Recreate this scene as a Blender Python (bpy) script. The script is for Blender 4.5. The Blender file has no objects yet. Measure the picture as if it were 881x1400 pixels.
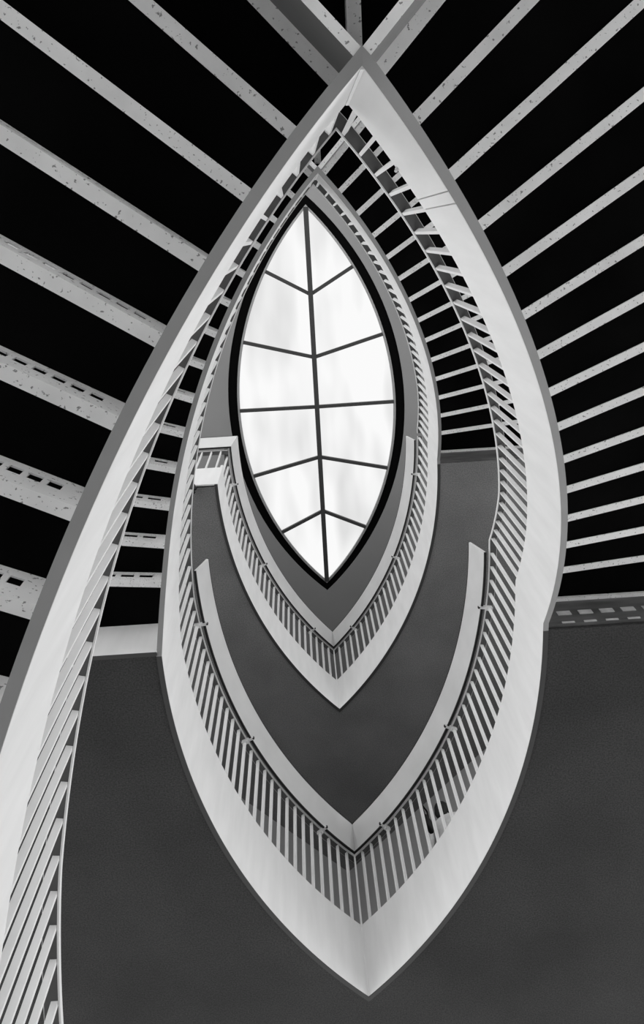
import bpy, bmesh, math, random
from mathutils import Vector, Matrix

# ------------------------------------------------------------------ camera, world, exposure
scn = bpy.context.scene
COL = scn.collection
CX, CY, FPX = -0.25995, -3.01873, 1074.506
TILT, ROLL, YAW = 0.339977, -0.108368, 0.047963
cam_d = bpy.data.cameras.new('camera')
cam = bpy.data.objects.new('camera', cam_d)
COL.objects.link(cam)
Rm = Matrix.Rotation(ROLL, 3, 'Z') @ Matrix.Rotation(TILT, 3, 'X') @ Matrix.Rotation(YAW, 3, 'Z')
row = [Rm[0], Rm[1], Rm[2]]                      # image right, image down, view direction (world axes)
M = Matrix((row[0], -row[1], -row[2])).transposed().to_4x4()
M.translation = Vector((CX, CY, 0.0))
cam.matrix_world = M
cam_d.sensor_fit = 'VERTICAL'
cam_d.sensor_height = 36.0
cam_d.lens = FPX / 1400.0 * 36.0
cam_d.clip_start = 0.01
scn.camera = cam

world = bpy.data.worlds.new('sky')
scn.world = world
world.use_nodes = True
bg = world.node_tree.nodes['Background']
bg.inputs['Color'].default_value = (1, 1, 1, 1)
bg.inputs['Strength'].default_value = 1.75
scn.view_settings.view_transform = 'Standard'
scn.view_settings.look = 'None'
scn.view_settings.gamma = 1
scn.view_settings.use_curve_mapping = False
scn.view_settings.exposure = 0.0
SKY_GLOW = 1.2                                   # brightness of the backlit skylight glass

# ------------------------------------------------------------------ materials
MATS = {}
def mat(name, base, rough=0.6, var=0.0, scale=8.0, bump=0.0, bscale=200.0, spots=0.0, spot_scale=30.0,
        stretch=(1, 1, 1), metal=0.0, spec=0.3, grain=0.0):
    m = bpy.data.materials.new(name); m.use_nodes = True
    nt = m.node_tree; N = nt.nodes; Lk = nt.links
    b = N['Principled BSDF']
    b.inputs['Roughness'].default_value = rough
    b.inputs['Metallic'].default_value = metal
    b.inputs['Specular IOR Level'].default_value = spec
    tc = N.new('ShaderNodeTexCoord'); mp = N.new('ShaderNodeMapping')
    mp.inputs['Scale'].default_value = stretch
    Lk.new(tc.outputs['Object'], mp.inputs['Vector'])
    no = N.new('ShaderNodeTexNoise'); no.inputs['Scale'].default_value = scale
    no.inputs['Detail'].default_value = 5
    Lk.new(mp.outputs['Vector'], no.inputs['Vector'])
    rp = N.new('ShaderNodeValToRGB')
    lo, hi = base * (1 - var), base * (1 + var)
    rp.color_ramp.elements[0].position = 0.3; rp.color_ramp.elements[1].position = 0.7
    rp.color_ramp.elements[0].color = (lo, lo, lo, 1); rp.color_ramp.elements[1].color = (hi, hi, hi, 1)
    Lk.new(no.outputs['Fac'], rp.inputs['Fac'])
    out = rp.outputs['Color']
    if spots:
        vo = N.new('ShaderNodeTexNoise'); vo.inputs['Scale'].default_value = spot_scale
        vo.inputs['Detail'].default_value = 2
        Lk.new(tc.outputs['Object'], vo.inputs['Vector'])
        r2 = N.new('ShaderNodeValToRGB')
        r2.color_ramp.elements[0].position = 0.64; r2.color_ramp.elements[1].position = 0.69
        r2.color_ramp.elements[0].color = (0, 0, 0, 1); r2.color_ramp.elements[1].color = (spots, spots, spots, 1)
        Lk.new(vo.outputs['Fac'], r2.inputs['Fac'])
        mx = N.new('ShaderNodeMixRGB'); mx.inputs['Color2'].default_value = (base * .15, base * .15, base * .15, 1)
        Lk.new(r2.outputs['Color'], mx.inputs['Fac']); Lk.new(out, mx.inputs['Color1'])
        out = mx.outputs['Color']
    if grain:
        g = N.new('ShaderNodeTexNoise'); g.inputs['Scale'].default_value = 75; g.inputs['Detail'].default_value = 3
        Lk.new(tc.outputs['Object'], g.inputs['Vector'])
        mr = N.new('ShaderNodeMapRange'); mr.inputs['From Min'].default_value = .3; mr.inputs['From Max'].default_value = .7
        mr.inputs['To Min'].default_value = 1 - grain; mr.inputs['To Max'].default_value = 1 + grain
        Lk.new(g.outputs['Fac'], mr.inputs['Value'])
        mg = N.new('ShaderNodeMixRGB'); mg.blend_type = 'MULTIPLY'; mg.inputs['Fac'].default_value = 1
        Lk.new(out, mg.inputs['Color1']); Lk.new(mr.outputs['Result'], mg.inputs['Color2']); out = mg.outputs['Color']
    Lk.new(out, b.inputs['Base Color'])
    if bump:
        n2 = N.new('ShaderNodeTexNoise'); n2.inputs['Scale'].default_value = bscale
        Lk.new(tc.outputs['Object'], n2.inputs['Vector'])
        bp = N.new('ShaderNodeBump'); bp.inputs['Strength'].default_value = bump; bp.inputs['Distance'].default_value = .01
        Lk.new(n2.outputs['Fac'], bp.inputs['Height']); Lk.new(bp.outputs['Normal'], b.inputs['Normal'])
    MATS[name] = m
    return m

WHITE = mat('white_paint', .77, .5, .05, 2.5, stretch=(3, 3, .6))  # vertical streaks stand in for soft baluster shadows
LIP = mat('bright_enamel', .78, .35)
BAR = mat('baluster_paint', .74, .5, .03, 6)
RAIL_SHADED = mat('shaded_rail', .13, .5, .1, 8)  # white rail, the shade on its underside put into the colour
BAND = mat('leaning_rail_paint', .66, .5, .06, 3)
LIGHT_SPOT = mat('painted_light_spot', .50, .5, .2, 14)  # colour of the painted light spots on the edge beam
TRIM = mat('black_trim', .012, .5)
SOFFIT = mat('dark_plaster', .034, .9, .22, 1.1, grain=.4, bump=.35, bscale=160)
SOFFIT_LIT = mat('lit_plaster', .16, .9, .16, 1.2, grain=.3, bump=.35, bscale=160)  # lighter copy of the dark plaster, upper-storey light put into the colour
TREAD = mat('black_slate', .0022, .9, .6, 1.6, spec=.03)
CARRIER = mat('steel_paint', .80, .6, .08, 6, spots=.8, spot_scale=70)
TRIM2 = mat('dark_edge', .045, .6)
EDGE = mat('shaded_edge', .25, .6, .06, 4)  # shade on the fascia undersides put in as grey
BEAM_SHADED = mat('shaded_stringer', .17, .6, .06, 4)  # stringer paint darkened, shade around the tip is in the colour
EDGE_SHADED = mat('shaded_edge_steel', .10, .45, .35, 3, stretch=(1, 1, 4))  # shade under the right flights put into the beam colour
CEIL = mat('ceiling_plaster', .25, .9, .04, 1.0)
WALLM = mat('wall_plaster', .30, .9, .05, 1.0)
PLAST = mat('pale_plaster', .6, .9, .04, 1.0)
FLOORM = mat('stone_floor', .32, .6, .1, 2)
FRAME = mat('skylight_black', .004, .9, spec=0.0)
MULL = mat('mullion_grey', .05, .5)
RIM = mat('skylight_rim', .30, .5)

def glow_mat():
    m = bpy.data.materials.new('frosted_skylight'); m.use_nodes = True
    nt = m.node_tree; N = nt.nodes; Lk = nt.links
    N.remove(N['Principled BSDF'])
    e = N.new('ShaderNodeEmission'); e.inputs['Strength'].default_value = SKY_GLOW
    tc = N.new('ShaderNodeTexCoord'); mp = N.new('ShaderNodeMapping'); mp.inputs['Scale'].default_value = (1.6, .45, 1)
    no = N.new('ShaderNodeTexNoise'); no.inputs['Scale'].default_value = 1.3; no.inputs['Detail'].default_value = 1.5
    rp = N.new('ShaderNodeValToRGB')
    rp.color_ramp.elements[0].position = .28; rp.color_ramp.elements[1].position = .58
    rp.color_ramp.elements[0].color = (.62, .62, .62, 1); rp.color_ramp.elements[1].color = (.80, .80, .80, 1)
    Lk.new(tc.outputs['Object'], mp.inputs['Vector']); Lk.new(mp.outputs['Vector'], no.inputs['Vector'])
    Lk.new(no.outputs['Fac'], rp.inputs['Fac']); Lk.new(rp.outputs['Color'], e.inputs['Color'])
    Lk.new(e.outputs['Emission'], N['Material Output'].inputs['Surface'])
    return m
GLOW = glow_mat()

# ------------------------------------------------------------------ object helpers
def mesh(name, verts, faces, m, parent=None, smooth=False, loc=None):
    me = bpy.data.meshes.new(name)
    me.from_pydata([tuple(v) for v in verts], [], faces)
    me.materials.append(m)
    if smooth:
        for p in me.polygons: p.use_smooth = True
    me.update()
    o = bpy.data.objects.new(name, me); COL.objects.link(o)
    if parent: o.parent = parent
    if loc: o.location = loc
    return o

def tag(o, label=None, cat=None, group=None, kind=None):
    if label: o['label'] = label
    if cat: o['category'] = cat
    if group: o['group'] = group
    if kind: o['kind'] = kind
    return o

def thing(name, label, cat, group=None):
    o = bpy.data.objects.new(name, None); COL.objects.link(o)
    return tag(o, label, cat, group)

def box_vf(x0, x1, y0, y1, z0, z1):
    v = [(x, y, z) for x in (x0, x1) for y in (y0, y1) for z in (z0, z1)]
    f = [(0, 1, 3, 2), (4, 6, 7, 5), (0, 4, 5, 1), (2, 3, 7, 6), (0, 2, 6, 4), (1, 5, 7, 3)]
    return v, f

class MB:
    def __init__(self): self.v = []; self.f = []
    def add(self, v, f):
        n = len(self.v); self.v += list(v); self.f += [tuple(i + n for i in q) for q in f]
    def box(self, *a): self.add(*box_vf(*a))
    def prism(self, poly, z0, z1):
        n = len(poly)
        v = [(p[0], p[1], z0) for p in poly] + [(p[0], p[1], z1) for p in poly]
        f = [tuple(range(n)), tuple(range(2 * n - 1, n - 1, -1))]
        f += [(i, (i + 1) % n, n + (i + 1) % n, n + i) for i in range(n)]
        self.add(v, f)
    def build(self, name, m, parent=None, smooth=False): return mesh(name, self.v, self.f, m, parent, smooth)

# ------------------------------------------------------------------ plan of the almond-shaped well
A = 3.52027
ZA, H, ZT = 5.25408, 4.6, 2.8555
TF, TG, TFS, TGS = .7799, .923, .7449, .8236
PB = {1: (1.45121, .0203, -.15762, -.11367), -1: (1.43553, -.00677, .22319, -.0890)}
RISE = .164
ZF = ZA + .528                                   # walking level of the middle landing
LAND_Y = -.10                                    # where flights meet landings
FLIGHT_W = 2.0
ZS = 14.214

def plan_x(side, y):
    b, k, _, _ = PB[side]
    R = (A * A + b * b) / (2 * b)
    return side * (math.sqrt(max(R * R - y * y, 0)) - (R - b)) * (1 + k * y / A)

NB = 600
BASE = {}
for s_ in (1, -1):
    ys = [-A + 2 * A * i / NB for i in range(NB + 1)]
    P = [Vector((plan_x(s_, y), y)) for y in ys]
    S = [0.0]
    for i in range(NB): S.append(S[-1] + (P[i + 1] - P[i]).length)
    BASE[s_] = (ys, P, S)

def s_at_y(side, y):
    ys, P, S = BASE[side]
    t = (y + A) / (2 * A) * NB; i = min(max(int(t), 0), NB - 1)
    return S[i] + (S[i + 1] - S[i]) * (t - i)

def pt_s(side, s):
    ys, P, S = BASE[side]
    lo, hi = 0, NB
    while hi - lo > 1:
        m_ = (lo + hi) // 2
        if S[m_] <= s: lo = m_
        else: hi = m_
    d = S[lo + 1] - S[lo]
    t = (s - S[lo]) / d
    p = P[lo] + (P[lo + 1] - P[lo]) * t
    tg = (P[lo + 1] - P[lo]).normalized()
    n = Vector((tg.y, -tg.x)) * side             # outward from the well
    return p, tg, n
STOT = {s: BASE[s][2][-1] for s in (1, -1)}

def prof(side, s):
    """0 at the upper tip, 1 on the landing"""
    _, _, e, q = PB[side]
    u = min(max(s / s_at_y(side, e), 0), 1)
    return u + q * u * (1 - u)
def zb(side, level, s, bottom=False):
    """underside of the fascia: level 0 = turn reaching the middle landing"""
    u = prof(side, s)
    base = level * H
    if bottom and side < 0:
        sl = s_at_y(side, LAND_Y); w = min(max((s - sl + .7) / .7, 0), 1)
        u = 1 if s > sl else u + (1 - prof(side, sl)) * w * w
    if side > 0: return base + ZT + (ZA - ZT) * u
    return base + ZT + (ZA - H - ZT) * u
def hf(side, s):
    u = prof(side, s); return TFS + (TF - TFS) * min(max((u - .8) / .2, 0), 1)
def hg(side, s):
    u = prof(side, s); return TGS + (TG - TGS) * min(max((u - .8) / .2, 0), 1)

def svals(side, s0, s1, n):
    v = [s0 + (s1 - s0) * i / (n - 1) for i in range(n)]
    if s0 <= 1e-6: v[1] = 2e-4
    if s1 >= STOT[side] - 1e-5: v[-2] = s1 - 2e-4
    return v

def off_curve(side, s0, s1, off, n):
    """n points of the plan curve from s0 to s1, offset outward; mitred on x = 0 at the tips"""
    q = []; T = []
    for s in svals(side, s0, s1, n):
        p, tg, nn = pt_s(side, min(max(s, 1e-5), STOT[side] - 1e-5))
        q.append(p + nn * off); T.append(tg)
    for e, hit in ((0, s0 <= 1e-6), (n - 1, s1 >= STOT[side] - 1e-5)):
        if not hit or off == 0: continue
        p, tg = q[e], T[e]
        tip = p - tg * (p.x / tg.x)
        q[e] = tip
        if off < 0:
            rng = range(1, n) if e == 0 else range(n - 2, -1, -1)
            for j in rng:
                if (q[j].y - tip.y) * (1 if e == 0 else -1) > 0 and q[j].x * side > 0: break
                q[j] = tip.copy()
    return q

def sweep_vf(rings, close=True, caps=True):
    """rings: list of cross-sections (equal counts); each long side gets its own verts so it shades smoothly"""
    n = len(rings); k = len(rings[0]); V = []; F = []; SM = []
    for j in range(k if close else k - 1):
        b0 = len(V)
        for r in rings: V += [r[j], r[(j + 1) % k]]
        for i in range(n - 1): F.append((b0 + 2 * i, b0 + 2 * i + 1, b0 + 2 * i + 3, b0 + 2 * i + 2)); SM.append(True)
    if caps:
        for r in (rings[0], rings[-1]):
            b0 = len(V); V += list(r); F.append(tuple(range(b0, b0 + k))); SM.append(False)
    return V, F, SM

def sweep(name, rings, m, parent):
    V, F, SM = sweep_vf(rings)
    o = mesh(name, V, F, m, parent)
    bm = bmesh.new(); bm.from_mesh(o.data); bmesh.ops.recalc_face_normals(bm, faces=bm.faces); bm.to_mesh(o.data); bm.free()
    for p, s in zip(o.data.polygons, SM): p.use_smooth = s
    return o

def ribbon(name, side, s0, s1, prof_fn, m, parent, n=60, starts=None):
    """prof_fn(s) -> list of (offset, z); offsets must not change along the run"""
    k = len(prof_fn(s0))
    curves = [off_curve(side, starts[j] if starts else s0, s1, prof_fn(s0)[j][0], n) for j in range(k)]
    rings = []
    for i, s in enumerate(svals(side, s0, s1, n)):
        pr = prof_fn(s)
        rings.append([(curves[j][i].x, curves[j][i].y, pr[j][1]) for j in range(k)])
    return sweep(name, rings, m, parent)

PL = .036                                        # thickness of the stringer plate
def fascia(name, side, level, s0, s1, parent, n=60):
    return ribbon(name, side, s0, s1, lambda s: [(0, zb(side, level, s, True)), (0, zb(side, level, s) + hf(side, s)),
                  (PL, zb(side, level, s) + hf(side, s)), (PL, zb(side, level, s, True))], WHITE, parent, n)

def shaded_lower_edge(side, level, s0, s1, parent, n=60, m=None):  # thin strip carrying the painted shade of the fascia underside
    z = lambda s: zb(side, level, s, True)
    return ribbon('shaded_lower_edge', side, s0, s1, lambda s: [(.001, z(s) - .009), (.001, z(s) - .0005),
                  (PL + .004, z(s) - .0005), (PL + .004, z(s) - .009)], m or EDGE, parent, n)

def zrail(side, level, s): return zb(side, level, s) + hf(side, s) + hg(side, s)
def rails(side, level, s0, s1, parent, n=60):
    zr = lambda s: zrail(side, level, s)
    ribbon('top_rail', side, s0, s1, lambda s: [(.004, zr(s)), (.004, zr(s) + .02), (.066, zr(s) + .02), (.066, zr(s))], RAIL_SHADED, parent, n)
    for a_, b_, lo in ((-.004, .004, .007), (.066, .069, 0)):
        ribbon('rail_lip', side, s0, s1, lambda s: [(a_, zr(s) - lo), (a_, zr(s) + .024), (b_, zr(s) + .024), (b_, zr(s) - lo)], LIP, parent, n)

BW, BD = .019, .029
_bal = {}
def baluster(side, level, s, parent, wide=1.0):
    p, tg, n = pt_s(side, s)
    z0 = zb(side, level, s) + hf(side, s) - .03
    z1 = zrail(side, level, s) + .001
    key = round(z1 - z0, 2)
    if key not in _bal:
        v, f = box_vf(-BW / 2, BW / 2, 0, BD, 0, z1 - z0)
        me = bpy.data.meshes.new('baluster'); me.from_pydata(v, [], f); me.materials.append(BAR); me.update()
        bm = bmesh.new(); bm.from_mesh(me); bmesh.ops.recalc_face_normals(bm, faces=bm.faces)
        bm.to_mesh(me); bm.free()
        _bal[key] = me
    o = bpy.data.objects.new('baluster', _bal[key]); COL.objects.link(o); o.parent = parent
    q = p + n * .006
    o.matrix_local = Matrix(((tg.x * wide, n.x, 0, q.x), (tg.y * wide, n.y, 0, q.y), (0, 0, 1, z0), (0, 0, 0, 1)))
    return o

# ------------------------------------------------------------------ flights
PHI = {1: lambda k: .027 + .0539 * k, -1: lambda k: .045 + .0527 * k}
def edge_line(side, k, w0=PL, w1=FLIGHT_W):
    """riser line k: k = 0 at the landing, k = 14 at the tip; returns inner and outer plan points, unit direction, up-slope normal"""
    y = -5.0 * math.sin(PHI[side](k))
    if k == 14: y = -A + 1e-4
    p, tg, n = pt_s(side, s_at_y(side, y))
    return p + n * w0, p + n * w1, n, tg          # tg points to +y (towards the landing)

def level_z(side, k, level):
    if side > 0: return level * H + ZF - RISE * k
    return level * H + ZF - H + RISE * k

def carrier(side, k, level, parent, slots):
    """pressed-steel Z carrier under riser k: slotted web and bottom flange"""
    a_, b_, n, tg = edge_line(side, k)
    low = min(level_z(side, k, level), level_z(side, k - 1, level))
    zf0 = low - .058; zf1 = low - .050
    top = low + RISE - .05
    down = (tg if side < 0 else -tg)              # towards the lower tread
    L = (b_ - a_).length
    mb = MB()
    def seg(d0, d1, w0, w1, z0, z1):
        q = [a_ + n * d0 + down * w0, a_ + n * d1 + down * w0, a_ + n * d1 + down * w1, a_ + n * d0 + down * w1]
        mb.prism(q, z0, z1)
    seg(0, L, 0, .046, zf0, zf1)                 # flange
    t0, t1 = -.006, 0.0                          # web
    pitch, wid, start = slots
    h = top - zf1
    za, zc = zf1 + h * .42, zf1 + h * .72
    seg(0, L, t0, t1, zf0, za); seg(0, L, t0, t1, zc, top)
    d = start
    seg(0, d, t0, t1, za, zc)
    while d + pitch < 1.45:
        seg(d + wid, d + pitch, t0, t1, za, zc); d += pitch
    seg(d + wid, L, t0, t1, za, zc)
    return mb.build('riser', CARRIER, parent)

def tread(side, k, level, parent):
    a0, b0, n0, tg0 = edge_line(side, k); a1, b1, n1, tg1 = edge_line(side, k + 1)
    if k == 0: a0 = Vector((a0.x, LAND_Y)); b0 = Vector((b0.x, LAND_Y))
    z = level_z(side, k, level)
    mb = MB(); mb.prism([a0, b0, b1, a1], z - .05, z)
    # black backing behind the slots of the riser on this tread's upper side
    up_k = k if side > 0 else k + 1
    if side > 0 and k == 0: return mb.build('tread', TREAD, parent)
    aa, bb, n, tg = edge_line(side, up_k)
    up = tg if side > 0 else -tg
    mb.prism([aa - up * .030, bb - up * .030, bb - up * .012, aa - up * .012], z - .005, z + RISE - .055)
    return mb.build('tread', TREAD, parent)

def flight(side, level, label, slots):
    t = thing('stair_flight', label, 'stairs')
    s1 = s_at_y(side, LAND_Y)
    if side > 0 and level == 0:                  # the near fascia has two joints with a cover piece between
        j0, j1 = .50, .555
        fascia('stringer', side, level, 0, j0, t, 60)
        fascia('stringer', side, level, j0 + .006, j1, t, 8)
        fascia('stringer', side, level, j1 + .006, s1, t, 50)
    else:
        fascia('stringer', side, level, 0, s1, t)
    shaded_lower_edge(side, level, 0, s1, t)
    for k in range(0, 14): tread(side, k, level, t)
    for k in range(1, 14): carrier(side, k, level, t, slots)
    return t

def flight_railing(side, level, label):
    t = thing('stair_railing', label, 'railing')
    s1 = s_at_y(side, LAND_Y)
    rails(side, level, 0, s1, t)
    s = .043
    while s < s1 - .02:
        baluster(side, level, s, t); s += .1305
    return t

SL_NEAR = (.064, .044, .10); SL_FAR = (.148, .105, .10)
flight(-1, 0, 'nearest white stair flight with slotted risers along the left side of the picture', SL_NEAR)
flight(1, 0, 'white stair flight sweeping down the right side, black treads seen from below', SL_FAR)
flight(-1, 1, 'upper white stair flight partly hidden behind the near left railing, slotted risers', SL_FAR)
flight(1, 1, 'upper white stair flight right of the skylight, partly hidden by the near right railing', SL_FAR)
flight_railing(-1, 0, 'nearest white railing with balusters fanning along the left edge of the picture')
flight_railing(1, 0, 'white railing of flat balusters along the right stair flight, nearest on that side')
flight_railing(-1, 1, 'slim white railing left of the skylight on the upper flight')
flight_railing(1, 1, 'slim white railing right of the skylight on the upper flight')

# ------------------------------------------------------------------ tip platforms with crossing beams
def tip_platform(level, label):
    t = thing('tip_platform', label, 'platform')
    z = level * H + ZF - H / 2
    tip = {s: pt_s(s, 1e-4) for s in (1, -1)}
    L = 2.3
    d = {s: -tip[s][1] for s in (1, -1)}          # straight on beyond the tip: right fascia runs up-left
    tipv = Vector((0, -A))
    poly = [tipv, tipv + d[1] * L, tipv + d[-1] * L]
    mb = MB(); mb.prism(poly, z - .05, z); mb.build('tread', TREAD, t)
    for s in (1, -1):
        n = tip[s][2]
        q0 = off_curve(s, 0, .5, 0, 3)[0]; q1 = off_curve(s, 0, .5, PL, 3)[0]
        m = MB(); z0 = level * H + ZT
        p = [q0 - d[s] * .0, q0 + d[s] * L, q1 + d[s] * L, q1]
        m.prism(p, z0, z - .05)
        m.build('beam', BEAM_SHADED, t)
        m = MB(); m.prism(p, z0 - .004, z0 - .0005); m.build('beam_flange', CARRIER, t)
        # bottom flange of riser 14 beside the beam
        lowz = (z - .058) if s < 0 else (z - RISE - .058)
        m = MB(); w = -n * .055 if s > 0 else n * .10
        base = q0 if s > 0 else q1 + d[s] * .0
        if s > 0:
            m.prism([q0, q0 + d[s] * L, q0 + d[s] * L - n * .055, q0 - n * .055 + d[s] * .055], lowz, lowz + .01)
        else:
            m.prism([q0, q0 + d[s] * L, q0 + d[s] * L - n * .055, q0 - n * .055 + d[s] * .055], lowz, lowz + .01)
        m.build('flange', CARRIER, t)
    m = MB()
    m.box(-.006, .055, -A - 2.0, -A - .12, z - .062, z - .052)
    m.box(-.006, .0, -A - 2.0, -A - .12, z - .13, z - .05)
    m.build('carrier', CARRIER, t)
    return t
tip_platform(0, 'pointed black stair platform with two crossing steel beams at the top of the picture')
tip_platform(1, 'small pointed platform with crossing beams just above the skylight tip')

# ------------------------------------------------------------------ landings
def plate_edge(side, level, s0, s1, parent): pass

WALL_C = 6.57                                    # the 45 degree walls: x + y = WALL_C
def slab_poly(y0, xout, yl):
    """landing outline: around the lens, out to the sides and back to the walls"""
    r = off_curve(1, s_at_y(1, y0), STOT[1], PL * .5, 40)
    l = off_curve(-1, s_at_y(-1, yl), STOT[-1], PL * .5, 40)
    return r, l

def landing(zsoff, label, xout=4.2, left_end=None, beams=True):
    t = thing('landing', label, 'landing')
    y0 = LAND_Y
    yl = LAND_Y if left_end is None else left_end
    r, l = slab_poly(y0, xout, yl)
    ztop = zsoff + .528
    # two halves meeting on x = 0 behind the tip
    for side, c, nm, y0 in ((1, r, 'slab', y0), (-1, l, 'slab', yl)):
        yt = WALL_C + .6
        xo = side * xout
        n = len(c)
        outer = []
        for i, p in enumerate(c):                # match each lens point with a point of the outer boundary
            u = i / (n - 1)
            cut = .55
            if u < cut: outer.append(Vector((xo, y0 + (yt - xout - y0) * (u / cut))))
            else:
                w = (u - cut) / (1 - cut)
                outer.append(Vector((xo * (1 - w), (yt - xout) + xout * w)))
        V = []; F = []
        for p, q in zip(c, outer):
            V += [(p.x, p.y, zsoff), (q.x, q.y, zsoff), (p.x, p.y, ztop), (q.x, q.y, ztop)]
        for i in range(n - 1):
            a_ = 4 * i; b_ = a_ + 4
            F += [(a_, a_ + 1, b_ + 1, b_), (a_ + 2, b_ + 2, b_ + 3, a_ + 3), (a_ + 1, a_ + 3, b_ + 3, b_ + 1), (a_, b_, b_ + 2, a_ + 2)]
        F.append((0, 2, 3, 1))
        mesh(nm, V, F, SOFFIT if zsoff < ZA + 1 else SOFFIT_LIT, t)
    return t

def landing_fascia(level, t, s_start=None):
    for side in (1, -1):
        lv = level if side > 0 else level + 1
        s0 = s_at_y(side, LAND_Y if s_start is None or side > 0 else s_start)
        fascia('fascia', side, lv, s0, STOT[side], t)
        shaded_lower_edge(side, lv, s0, STOT[side], t, 60, TRIM2)

def edge_beam(t, x0, x1, z0, z1, m, y=LAND_Y, nosing=None):
    mb = MB(); mb.box(x0, x1, y - .03, y - .004, z0, z1); o = mb.build('edge_beam', m, t)
    if nosing:
        mb = MB(); mb.box(x0, x1, y - .06, y - .0, nosing[0], nosing[1]); mb.build('nosing', CARRIER, t)
    return o

def landing_railing(level, label, ends):
    """ends: lowest y of rail and leaning rail for right and left"""
    t = thing('landing_railing', label, 'railing')
    for side in (1, -1):
        lv = level if side > 0 else level + 1
        s0 = s_at_y(side, ends[side]); s1 = STOT[side]
        rails(side, lv, s0, s1, t)
        i = 1 if side > 0 else 1
        s = s1 - .142 * 1 + .035
        while s > s0 + .02:
            baluster(side, lv, s, t); s -= .142
    p, tg, n = pt_s(1, STOT[1] - 1e-4)
    o = baluster(1, level, STOT[1] - 1e-4, t)
    z0 = zb(1, level, STOT[1]) + TF - .03
    o.matrix_local = Matrix(((1.0, 0, 0, 0), (0, 1.0, 0, A - .012), (0, 0, 1, z0), (0, 0, 0, 1)))
    zr = zrail(1, level, STOT[1])
    for side in (1, -1):
        lv = level if side > 0 else level + 1
        s0 = s_at_y(side, ends[side] + .05); s1 = STOT[side]
        band(side, s0, s1, zr, t, -.02 if (level == 1 and side < 0) else None)
        for d in (.53, 1.95, 3.37): bracket(side, s1 - d, zr, t)
    return t

# leaning rail: profile from lower outer edge to upper inner edge
B0, B1 = (-.059, -.010), (-.146, .267)
def band_prof(zr):
    dx, dz = B1[0] - B0[0], B1[1] - B0[1]; l = math.hypot(dx, dz)
    nx, nz = dz / l * .022, -dx / l * .022       # thickness to the outer/upper side
    return [(B0[0], zr + B0[1]), (B1[0], zr + B1[1]), (B1[0] + nx, zr + B1[1] + nz), (B0[0] + nx, zr + B0[1] + nz)], (dx / l, dz / l), (nx, nz)
def band(side, s0, s1, zr, t, corner=None):
    st = lambda q: [s_at_y(side, corner + o) for o, z in q] if corner is not None else None
    pr, u, nn = band_prof(zr)
    ribbon('leaning_rail', side, s0, s1, lambda s: pr, BAND, t, starts=st(pr))
    for (e, k) in ((0, -1), (1, 1)):
        a_ = pr[0] if e == 0 else pr[1]
        w = .014 if e == 0 else .014
        p0 = (a_[0], a_[1]); p1 = (a_[0] + u[0] * k * w, a_[1] + u[1] * k * w)
        q = [p0, p1, (p1[0] + nn[0], p1[1] + nn[1]), (p0[0] + nn[0], p0[1] + nn[1])]
        ribbon('rail_edge', side, s0, s1, lambda s: q, TRIM, t, starts=st(q))

def bracket(side, s, zr, t):
    p, tg, n = pt_s(side, s)
    m = MB()
    def blk(o0, o1, z0, z1, w):
        q = [p + n * o0 - tg * w, p + n * o1 - tg * w, p + n * o1 + tg * w, p + n * o0 + tg * w]
        m.prism(q, zr + z0, zr + z1)
    blk(-.012, .05, -.05, .0, .018); blk(-.078, .012, -.026, .010, .014)
    b = m.build('bracket', BAR, t)
    m = MB(); blk(-.086, -.070, -.030, .0, .009); m.build('clamp', TRIM, b)

mid = landing(ZA, 'middle landing with dark grey plaster soffit and broad white V-shaped fascia')
landing_fascia(0, mid)
XB = 4.2
xr = plan_x(1, LAND_Y) + PL; xl = plan_x(-1, LAND_Y) - PL
edge_beam(mid, xl - FLIGHT_W - .6, xl, ZA + .006, ZA + .525, WHITE)
mb_ = MB(); mb_.box(xl - FLIGHT_W - .6, xl, LAND_Y - .032, LAND_Y, ZA - .004, ZA + .004); mb_.build('beam_edge', TRIM2, mid)
eb = edge_beam(mid, xr, xr + FLIGHT_W + .6, ZA + .03, ZA + .40, EDGE_SHADED, nosing=(ZA + .40, ZA + .43))
for i in range(6):  # pale plates paint in the light spots on the right edge beam
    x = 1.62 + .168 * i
    m = MB(); m.box(x, x + .105, LAND_Y - .036, LAND_Y - .028, ZA + .165, ZA + .225); m.build('light_spot_plate', LIGHT_SPOT, mid)
    m = MB(); m.box(x - .01, x + .085, LAND_Y - .036, LAND_Y - .028, ZA + .035, ZA + .055); m.build('light_spot_plate', LIGHT_SPOT, mid)
top = landing(ZA + H, 'upper landing with grey plaster soffit and bright white V-shaped fascia below the skylight', left_end=.0)
landing_fascia(1, top, s_start=-.015)
edge_beam(top, xr, xr + FLIGHT_W + .6, ZA + H + .03, ZA + H + .42, EDGE_SHADED, nosing=(ZA + H + .42, ZA + H + .44))
landing_railing(0, 'middle landing railing of white balusters with a leaning rail above', {1: -.10, -1: -.10})
tr = landing_railing(1, 'upper landing railing of white balusters below the skylight, turning a corner at left', {1: -.05, -1: -.015})

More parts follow.
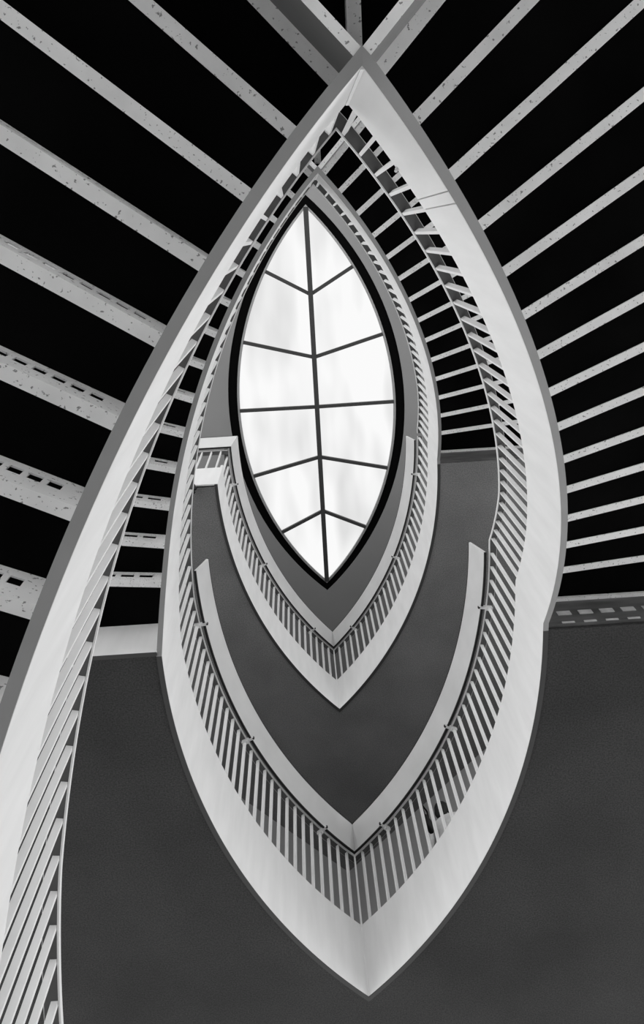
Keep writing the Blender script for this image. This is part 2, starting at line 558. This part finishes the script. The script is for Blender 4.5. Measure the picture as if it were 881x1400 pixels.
# the return of the upper landing's guard towards the left
z0 = ZA + H
yr = -.02; xc = plan_x(-1, yr)
m = MB(); m.box(xc - 1.6, xc, yr, yr + PL, z0, z0 + TF); m.build('fascia_return', WHITE, top)
m = MB(); m.box(xc - 1.6, xc - .004, yr + .004, yr + .066, z0 + TF + TG, z0 + TF + TG + .02); m.build('top_rail', RAIL_SHADED, tr)
m = MB(); m.box(xc - 1.6, xc, yr - .004, yr + .004, z0 + TF + TG - .007, z0 + TF + TG + .024); m.build('rail_lip', LIP, tr)
for i in range(11):
    m = MB(); x = xc - .10 - .142 * i; m.box(x - BW / 2, x + BW / 2, yr + .006, yr + .006 + BD, z0 + TF - .03, z0 + TF + TG); m.build('baluster', BAR, tr)
pr, u, nn = band_prof(z0 + TF + TG)
def ret_sweep(name, q, m_):
    rings = []
    for xe in (-1.6, None):
        rings.append([((xc - o if xe is None else xc + xe), yr + o, z) for o, z in q])
    sweep(name, rings, m_, tr)
ret_sweep('leaning_rail', pr, BAND)
for (e, k, w) in ((0, -1, .014), (1, 1, .014)):
    a_ = pr[e]; p1 = (a_[0] + u[0] * k * w, a_[1] + u[1] * k * w)
    ret_sweep('rail_edge', [a_, p1, (p1[0] + nn[0], p1[1] + nn[1]), (a_[0] + nn[0], a_[1] + nn[1])], TRIM)

# lower landing: only the stretch the photograph can see
low = thing('landing', 'lowest landing stub at the bottom left corner behind the nearest railing', 'landing')
s0, s1 = s_at_y(-1, LAND_Y), s_at_y(-1, 1.9)
fascia('fascia', -1, 0, s0, s1, low)
m = MB(); c = off_curve(-1, s0, s1, PL, 14)
m.prism([c[0] + Vector((-2, 0))] + c + [c[-1] + Vector((-2, 0))], ZA - H, ZF - H); m.build('slab', SOFFIT, low)
lr = thing('landing_railing', 'lowest landing railing of thick white balusters cut off by the bottom left corner', 'railing')
rails(-1, 0, s0, s1, lr)
s = STOT[-1] - .107
while s > s0 + .02:
    if s < s1: baluster(-1, 0, s, lr)
    s -= .142
zr = zrail(-1, 0, s0 + .6)

# ------------------------------------------------------------------ building shell
def arc_lens(a_, b_, n=48):
    R = (a_ * a_ + b_ * b_) / (2 * b_)
    f = lambda y: math.sqrt(max(R * R - y * y, 0)) - (R - b_)
    ys = [-a_ + 2 * a_ * i / n for i in range(n + 1)]
    return [Vector((f(y), y)) for y in ys], f

SA, SB = 3.6635, 1.6114                          # ceiling opening
GA, GB = 3.462, 1.415                            # glass
co, fo = arc_lens(SA, SB)
W2, Y0, Y1 = 6.0, -7.0, 8.0
# ceiling with an almond hole
V = []; F = []
for side in (1, -1):
    b0 = len(V)
    seq = [Vector((0, Y0))] + [Vector((side * p.x, p.y)) for p in co] + [Vector((0, Y1))]
    for p in seq: V += [(p.x, p.y, ZS), (side * W2, p.y, ZS), (p.x, p.y, ZS + .35), (side * W2, p.y, ZS + .35)]
    for i in range(len(seq) - 1):
        a_ = b0 + 4 * i; b_ = a_ + 4
        F += [(a_, a_ + 1, b_ + 1, b_), (a_ + 2, b_ + 2, b_ + 3, a_ + 3), (a_, b_, b_ + 2, a_ + 2)]
tag(mesh('ceiling', V, F, CEIL), kind='structure')
m = MB(); m.box(-9, 9, -10, 11, -1.75, -1.6); tag(m.build('floor', FLOORM), kind='structure')
for nm, bx, mw in (('added_wall_south', (-4.5, 4.5, -6.4, -6.2), PLAST),):  # unseen wall added to block south light, kept low for the top storey
    m = MB(); m.box(bx[0], bx[1], bx[2], bx[3], ZF - H, 9.0); tag(m.build(nm, mw), kind='structure')
# diagonal walls behind the landings
def diag_wall(name, side, z0, z1, c=WALL_C - .03):
    p0 = Vector((0, c)); p1 = Vector((side * 4.2, c - 4.2)); o = Vector((side * .15, .15))
    mb = MB(); mb.prism([p0, p1, p1 + o, p0 + Vector((0, .21))], z0, z1); return tag(mb.build(name, WALLM), kind='structure')
diag_wall('wall_right', 1, ZF, ZA + H); diag_wall('wall_left', -1, ZF, ZA + H)
diag_wall('wall_right_upper', 1, ZF + H, ZS); diag_wall('wall_left_upper', -1, ZF + H, ZS)

# ------------------------------------------------------------------ skylight
sk = thing('skylight', 'almond-shaped backlit skylight with black rim and leaf-vein glazing bars', 'skylight')
def ring(name, a0, b0, a1, b1, z0, z1, m_, n=56):
    c0, _ = arc_lens(a0, b0, n); c1, _ = arc_lens(a1, b1, n)
    V = []; F = []
    for side in (1, -1):
        k0 = len(V)
        for p, q in zip(c0, c1): V += [(side * p.x, p.y, z0), (side * q.x, q.y, z0), (side * p.x, p.y, z1), (side * q.x, q.y, z1)]
        for i in range(n):
            a_ = k0 + 4 * i; b_ = a_ + 4
            F += [(a_, a_ + 1, b_ + 1, b_), (a_ + 2, b_ + 2, b_ + 3, a_ + 3), (a_ + 1, a_ + 3, b_ + 3, b_ + 1), (a_, b_, b_ + 2, a_ + 2)]
    return mesh(name, V, F, m_, sk)
ring('frame', SA, SB, GA + .03, GB + .025, ZS + .02, ZS + .3, FRAME)
ring('rim', GA + .04, GB + .033, GA - .01, GB - .008, ZS + .0, ZS + .06, RIM)
_, fg = arc_lens(GA, GB)
NODE = [-GA, -2.05, -.95, -.04, .92, 2.0, GA]
EDGE = [-GA, -2.46, -1.28, -.05, 1.21, 2.37, GA]
zg = ZS + .05
for side in (1, -1):
    for i in range(6):
        pts = [(0, NODE[i])]
        n = 12
        arc = [(side * fg(EDGE[i] + (EDGE[i + 1] - EDGE[i]) * j / n), EDGE[i] + (EDGE[i + 1] - EDGE[i]) * j / n) for j in range(n + 1)]
        if i == 0: pts = []
        pts += arc
        if i < 5: pts += [(0, NODE[i + 1])]
        mb = MB(); mb.prism([Vector(p) for p in pts], zg, zg + .02); mb.build('pane', GLOW, sk)
def bar(p, q, w, z0, z1):
    p, q = Vector(p), Vector(q); d = (q - p).normalized(); n = Vector((-d.y, d.x)) * w / 2
    mb = MB(); mb.prism([p + n, q + n, q - n, p - n], z0, z1); mb.build('glazing_bar', MULL, sk)
bar((0, -GA), (0, GA), .085, ZS - .02, zg)
for i in range(1, 6):
    for side in (1, -1): bar((side * .03, NODE[i]), (side * fg(EDGE[i]), EDGE[i]), .06, ZS - .01, zg)

# ------------------------------------------------------------------ bright mitre beads on the fascia corners
def bead(y, z0, z1, parent):
    mb = MB(); sgn = 1 if y > 0 else -1
    mb.box(-.006, .006, min(y, y - sgn * .010), max(y, y - sgn * .010), z0, z1); mb.build('corner_bead', LIP, parent)
bead(A, ZA + .002, ZA + TF, mid); bead(A, ZA + H + .002, ZA + H + TF, top)
for o in list(COL.objects):
    if o.name == 'stair_flight.001': bead(-A, ZT + .002, ZT + TFS, o)
    if o.name == 'stair_flight.003': bead(-A, ZT + H + .002, ZT + H + TFS, o)

# ------------------------------------------------------------------ the visitor on the middle landing
SKIN = mat('skin', .38, .6, .05, 20); HAIR = mat('black_hair', .010, .6, .3, 60, stretch=(1, 1, .2))
SHIRT = mat('pale_shirt', .60, .9, .08, 25); VEST = mat('black_vest', .012, .9); TROUS = mat('dark_trousers', .05, .9)
def skinned(name, verts, edges, radii, m, parent, root=0, sub=2):
    me = bpy.data.meshes.new(name); me.from_pydata(verts, edges, [])
    o = bpy.data.objects.new(name, me); COL.objects.link(o); o.parent = parent
    sk_ = o.modifiers.new('skin', 'SKIN'); sk_.use_smooth_shade = True
    for i, r in enumerate(radii):
        r = r if isinstance(r, tuple) else (r, r)
        me.skin_vertices[0].data[i].radius = r
        me.skin_vertices[0].data[i].use_root = (i == root)
    ss = o.modifiers.new('sub', 'SUBSURF'); ss.levels = sub; ss.render_levels = sub
    me.materials.append(m)
    return o
def freeze(o):
    dg = bpy.context.evaluated_depsgraph_get()
    ev = o.evaluated_get(dg)
    me = bpy.data.meshes.new_from_object(ev)
    o.modifiers.clear(); o.data = me
    return me
per = thing('person', 'person with black hair in pale shirt standing behind the middle landing balusters', 'person')
V = [(0, 0, .93), (0, .01, 1.10), (0, .01, 1.27), (0, .015, 1.38), (0, 0, 1.45), (0, -.015, 1.52), (0, -.025, 1.58), (0, -.02, 1.645)]
R_ = [(.15, .11), (.125, .09), (.155, .10), (.12, .075), .05, (.062, .072), (.074, .088), (.050, .062)]
Ed = [(i, i + 1) for i in range(7)]
def chain(start, pts, rad):
    k = start
    for p_, r_ in zip(pts, rad):
        V.append(p_); R_.append(r_); Ed.append((k, len(V) - 1)); k = len(V) - 1
    return k
for sx in (1, -1):
    chain(0, [(sx * .09, 0, .84), (sx * .10, -.015, .50), (sx * .10, .02, .09), (sx * .11, -.07, .04), (sx * .115, -.15, .03)], [.085, .056, .038, .038, .03])
# left hand hangs beside the hip, right forearm reaches forward to the rail
hand = {}
wl = chain(3, [(.18, .01, 1.375), (.235, .03, 1.12), (.245, -.03, .89)], [.055, .042, .028])
wr = chain(3, [(-.18, .01, 1.375), (-.26, -.03, 1.13), (-.22, -.25, 1.10)], [.055, .042, .028])
def hand_chain(w, d, side):
    wx = Vector(V[w]); d = Vector(d).normalized(); sd = Vector(side).normalized(); nn_ = d.cross(sd)
    pc = chain(w, [tuple(wx + d * .05)], [(.036, .018)])
    for j, ln in enumerate((.066, .074, .070, .056)):
        b0 = wx + d * .085 + sd * (.027 - .018 * j)
        chain(pc, [tuple(b0), tuple(b0 + d * ln * .5 + nn_ * .008), tuple(b0 + d * ln * .85 + nn_ * .026)], [.0095, .0085, .007])
    b0 = wx + d * .03 + sd * .034
    chain(w, [tuple(b0), tuple(b0 + d * .035 + sd * .016), tuple(b0 + d * .062 + sd * .016 + nn_ * .012)], [.011, .010, .008])
hand_chain(wl, (0, -.25, -1), (0, -1, .25)); hand_chain(wr, (.15, -1, -.1), (1, .15, 0))
body = skinned('body', V, Ed, R_, SKIN, per)
me = freeze(body)
for m_ in (SHIRT, TROUS, TRIM): me.materials.append(m_)
for p in me.polygons:
    c = p.center
    arm = abs(c.x) > .17
    if c.z < .10 and not arm: p.material_index = 3
    elif c.z < .95 and not (abs(c.x) > .2): p.material_index = 2
    elif c.z < 1.43 and not (arm and (c.z < .92 or c.y < -.20)): p.material_index = 1
    p.use_smooth = True
def blob(name, centre, radii, m, parent, cut=None, seg=14):
    bm = bmesh.new(); bmesh.ops.create_uvsphere(bm, u_segments=seg, v_segments=10, radius=1)
    for v in bm.verts: v.co = Vector((v.co.x * radii[0], v.co.y * radii[1], v.co.z * radii[2])) + Vector(centre)
    if cut: bmesh.ops.delete(bm, geom=[v for v in bm.verts if cut(v.co)], context='VERTS')
    mm = bpy.data.meshes.new(name); bm.to_mesh(mm); bm.free(); mm.materials.append(m)
    for p in mm.polygons: p.use_smooth = True
    o = bpy.data.objects.new(name, mm); COL.objects.link(o); o.parent = parent
    return o
blob('hair', (0, .0, 1.605), (.090, .105, .105), HAIR, per, cut=lambda c: c.y < -.055 and c.z < 1.66)
blob('hair', (0, .055, 1.53), (.080, .055, .10), HAIR, per)
blob('nose', (0, -.118, 1.565), (.012, .018, .020), SKIN, per, seg=8)
for sx in (1, -1):
    blob('eye', (sx * .030, -.098, 1.592), (.012, .008, .007), TRIM, per, seg=8)
    blob('ear', (sx * .083, -.01, 1.58), (.012, .022, .032), SKIN, per, seg=8)
blob('mouth', (0, -.106, 1.528), (.022, .008, .005), TRIM, per, seg=8)
blob('collar', (0, .005, 1.43), (.085, .075, .030), SHIRT, per)
# open vest: two front panels and a back, standing off the shirt
def vest(name, x0, x1, y, th):
    bm = bmesh.new(); n, k = 6, 8
    for i in range(n + 1):
        for j in range(k + 1):
            x = x0 + (x1 - x0) * i / n; z = 1.0 + .39 * j / k
            w = .155 - .05 * (z - 1.0); yy = y * math.sqrt(max(1 - (x / (w + .06)) ** 2, .05))
            bm.verts.new((x, yy + .01, z))
    bm.verts.ensure_lookup_table()
    for i in range(n):
        for j in range(k):
            a_ = i * (k + 1) + j; bm.faces.new([bm.verts[q] for q in (a_, a_ + k + 1, a_ + k + 2, a_ + 1)])
    bmesh.ops.solidify(bm, geom=bm.faces[:], thickness=th)
    mm = bpy.data.meshes.new(name); bm.to_mesh(mm); bm.free(); mm.materials.append(VEST)
    o = bpy.data.objects.new(name, mm); COL.objects.link(o); o.parent = per
vest('vest', .05, .17, -.125, .012); vest('vest', -.17, -.05, -.125, .012)
per.location = (1.06, 3.34, ZF); per.rotation_euler = (0, 0, math.radians(145))
per.scale = (1, 1, 1.0)
bag = thing('shoulder_bag', 'small black bag hanging at the side of the visitor behind balusters', 'bag')
bmb = MB(); bmb.add(*box_vf(-.03, .03, -.07, .07, -.10, .09)); ob = bmb.build('pouch', VEST, bag)
bv = ob.modifiers.new('bevel', 'BEVEL'); bv.width = .025; bv.segments = 3
sm_ = MB(); sm_.add(*box_vf(-.008, .008, -.06, -.05, .07, .24)); sm_.add(*box_vf(-.008, .008, .05, .06, .07, .24)); sm_.add(*box_vf(-.008, .008, -.06, .06, .235, .245)); sm_.build('strap', VEST, bag)
bag.location = (.815, 3.08, ZF + 1.11); bag.rotation_euler = (0, 0, math.radians(-30))

# ------------------------------------------------------------------ two small odds and ends the photograph shows
def ragged(name, pts, w, m, parent=None):
    mb = MB()
    for i, (c, r, h) in enumerate(pts):
        c = Vector(c); n = 7
        mb.add([c + Vector((math.cos(2 * math.pi * k / n) * r * (1 + .3 * math.sin(k * 2.3 + i)), math.sin(2 * math.pi * k / n) * r, -h)) for k in range(n)]
               + [c + Vector((0, 0, h)), c + Vector((0, 0, -h * 1.4))],
               [(k, (k + 1) % n, n) for k in range(n)] + [((k + 1) % n, k, n + 1) for k in range(n)])
    return mb.build(name, m, parent)
cb = ragged('dark_shape', [((-1.745, -.03, ZA + H - .02), .030, .05), ((-1.73, -.01, ZA + H - .05), .034, .06), ((-1.75, .03, ZA + H - .08), .034, .07), ((-1.765, .08, ZA + H - .07), .028, .07)], .03, TRIM)  # small dark shape of unknown kind, its form is made up
tag(cb, 'small ragged black cable bundle under the corner of the upper landing', 'unidentified')
tg_ = ragged('pale_shape', [((.215, -3.262, 3.76), .008, .02), ((.226, -3.276, 3.80), .013, .045), ((.235, -3.283, 3.86), .016, .05), ((.243, -3.288, 3.92), .013, .05)], .02, SHIRT)  # unidentified pale shape behind the railing, built as loose clumps
tag(tg_, 'small pale crumpled scrap caught between balusters high on the right railing', 'oddment')
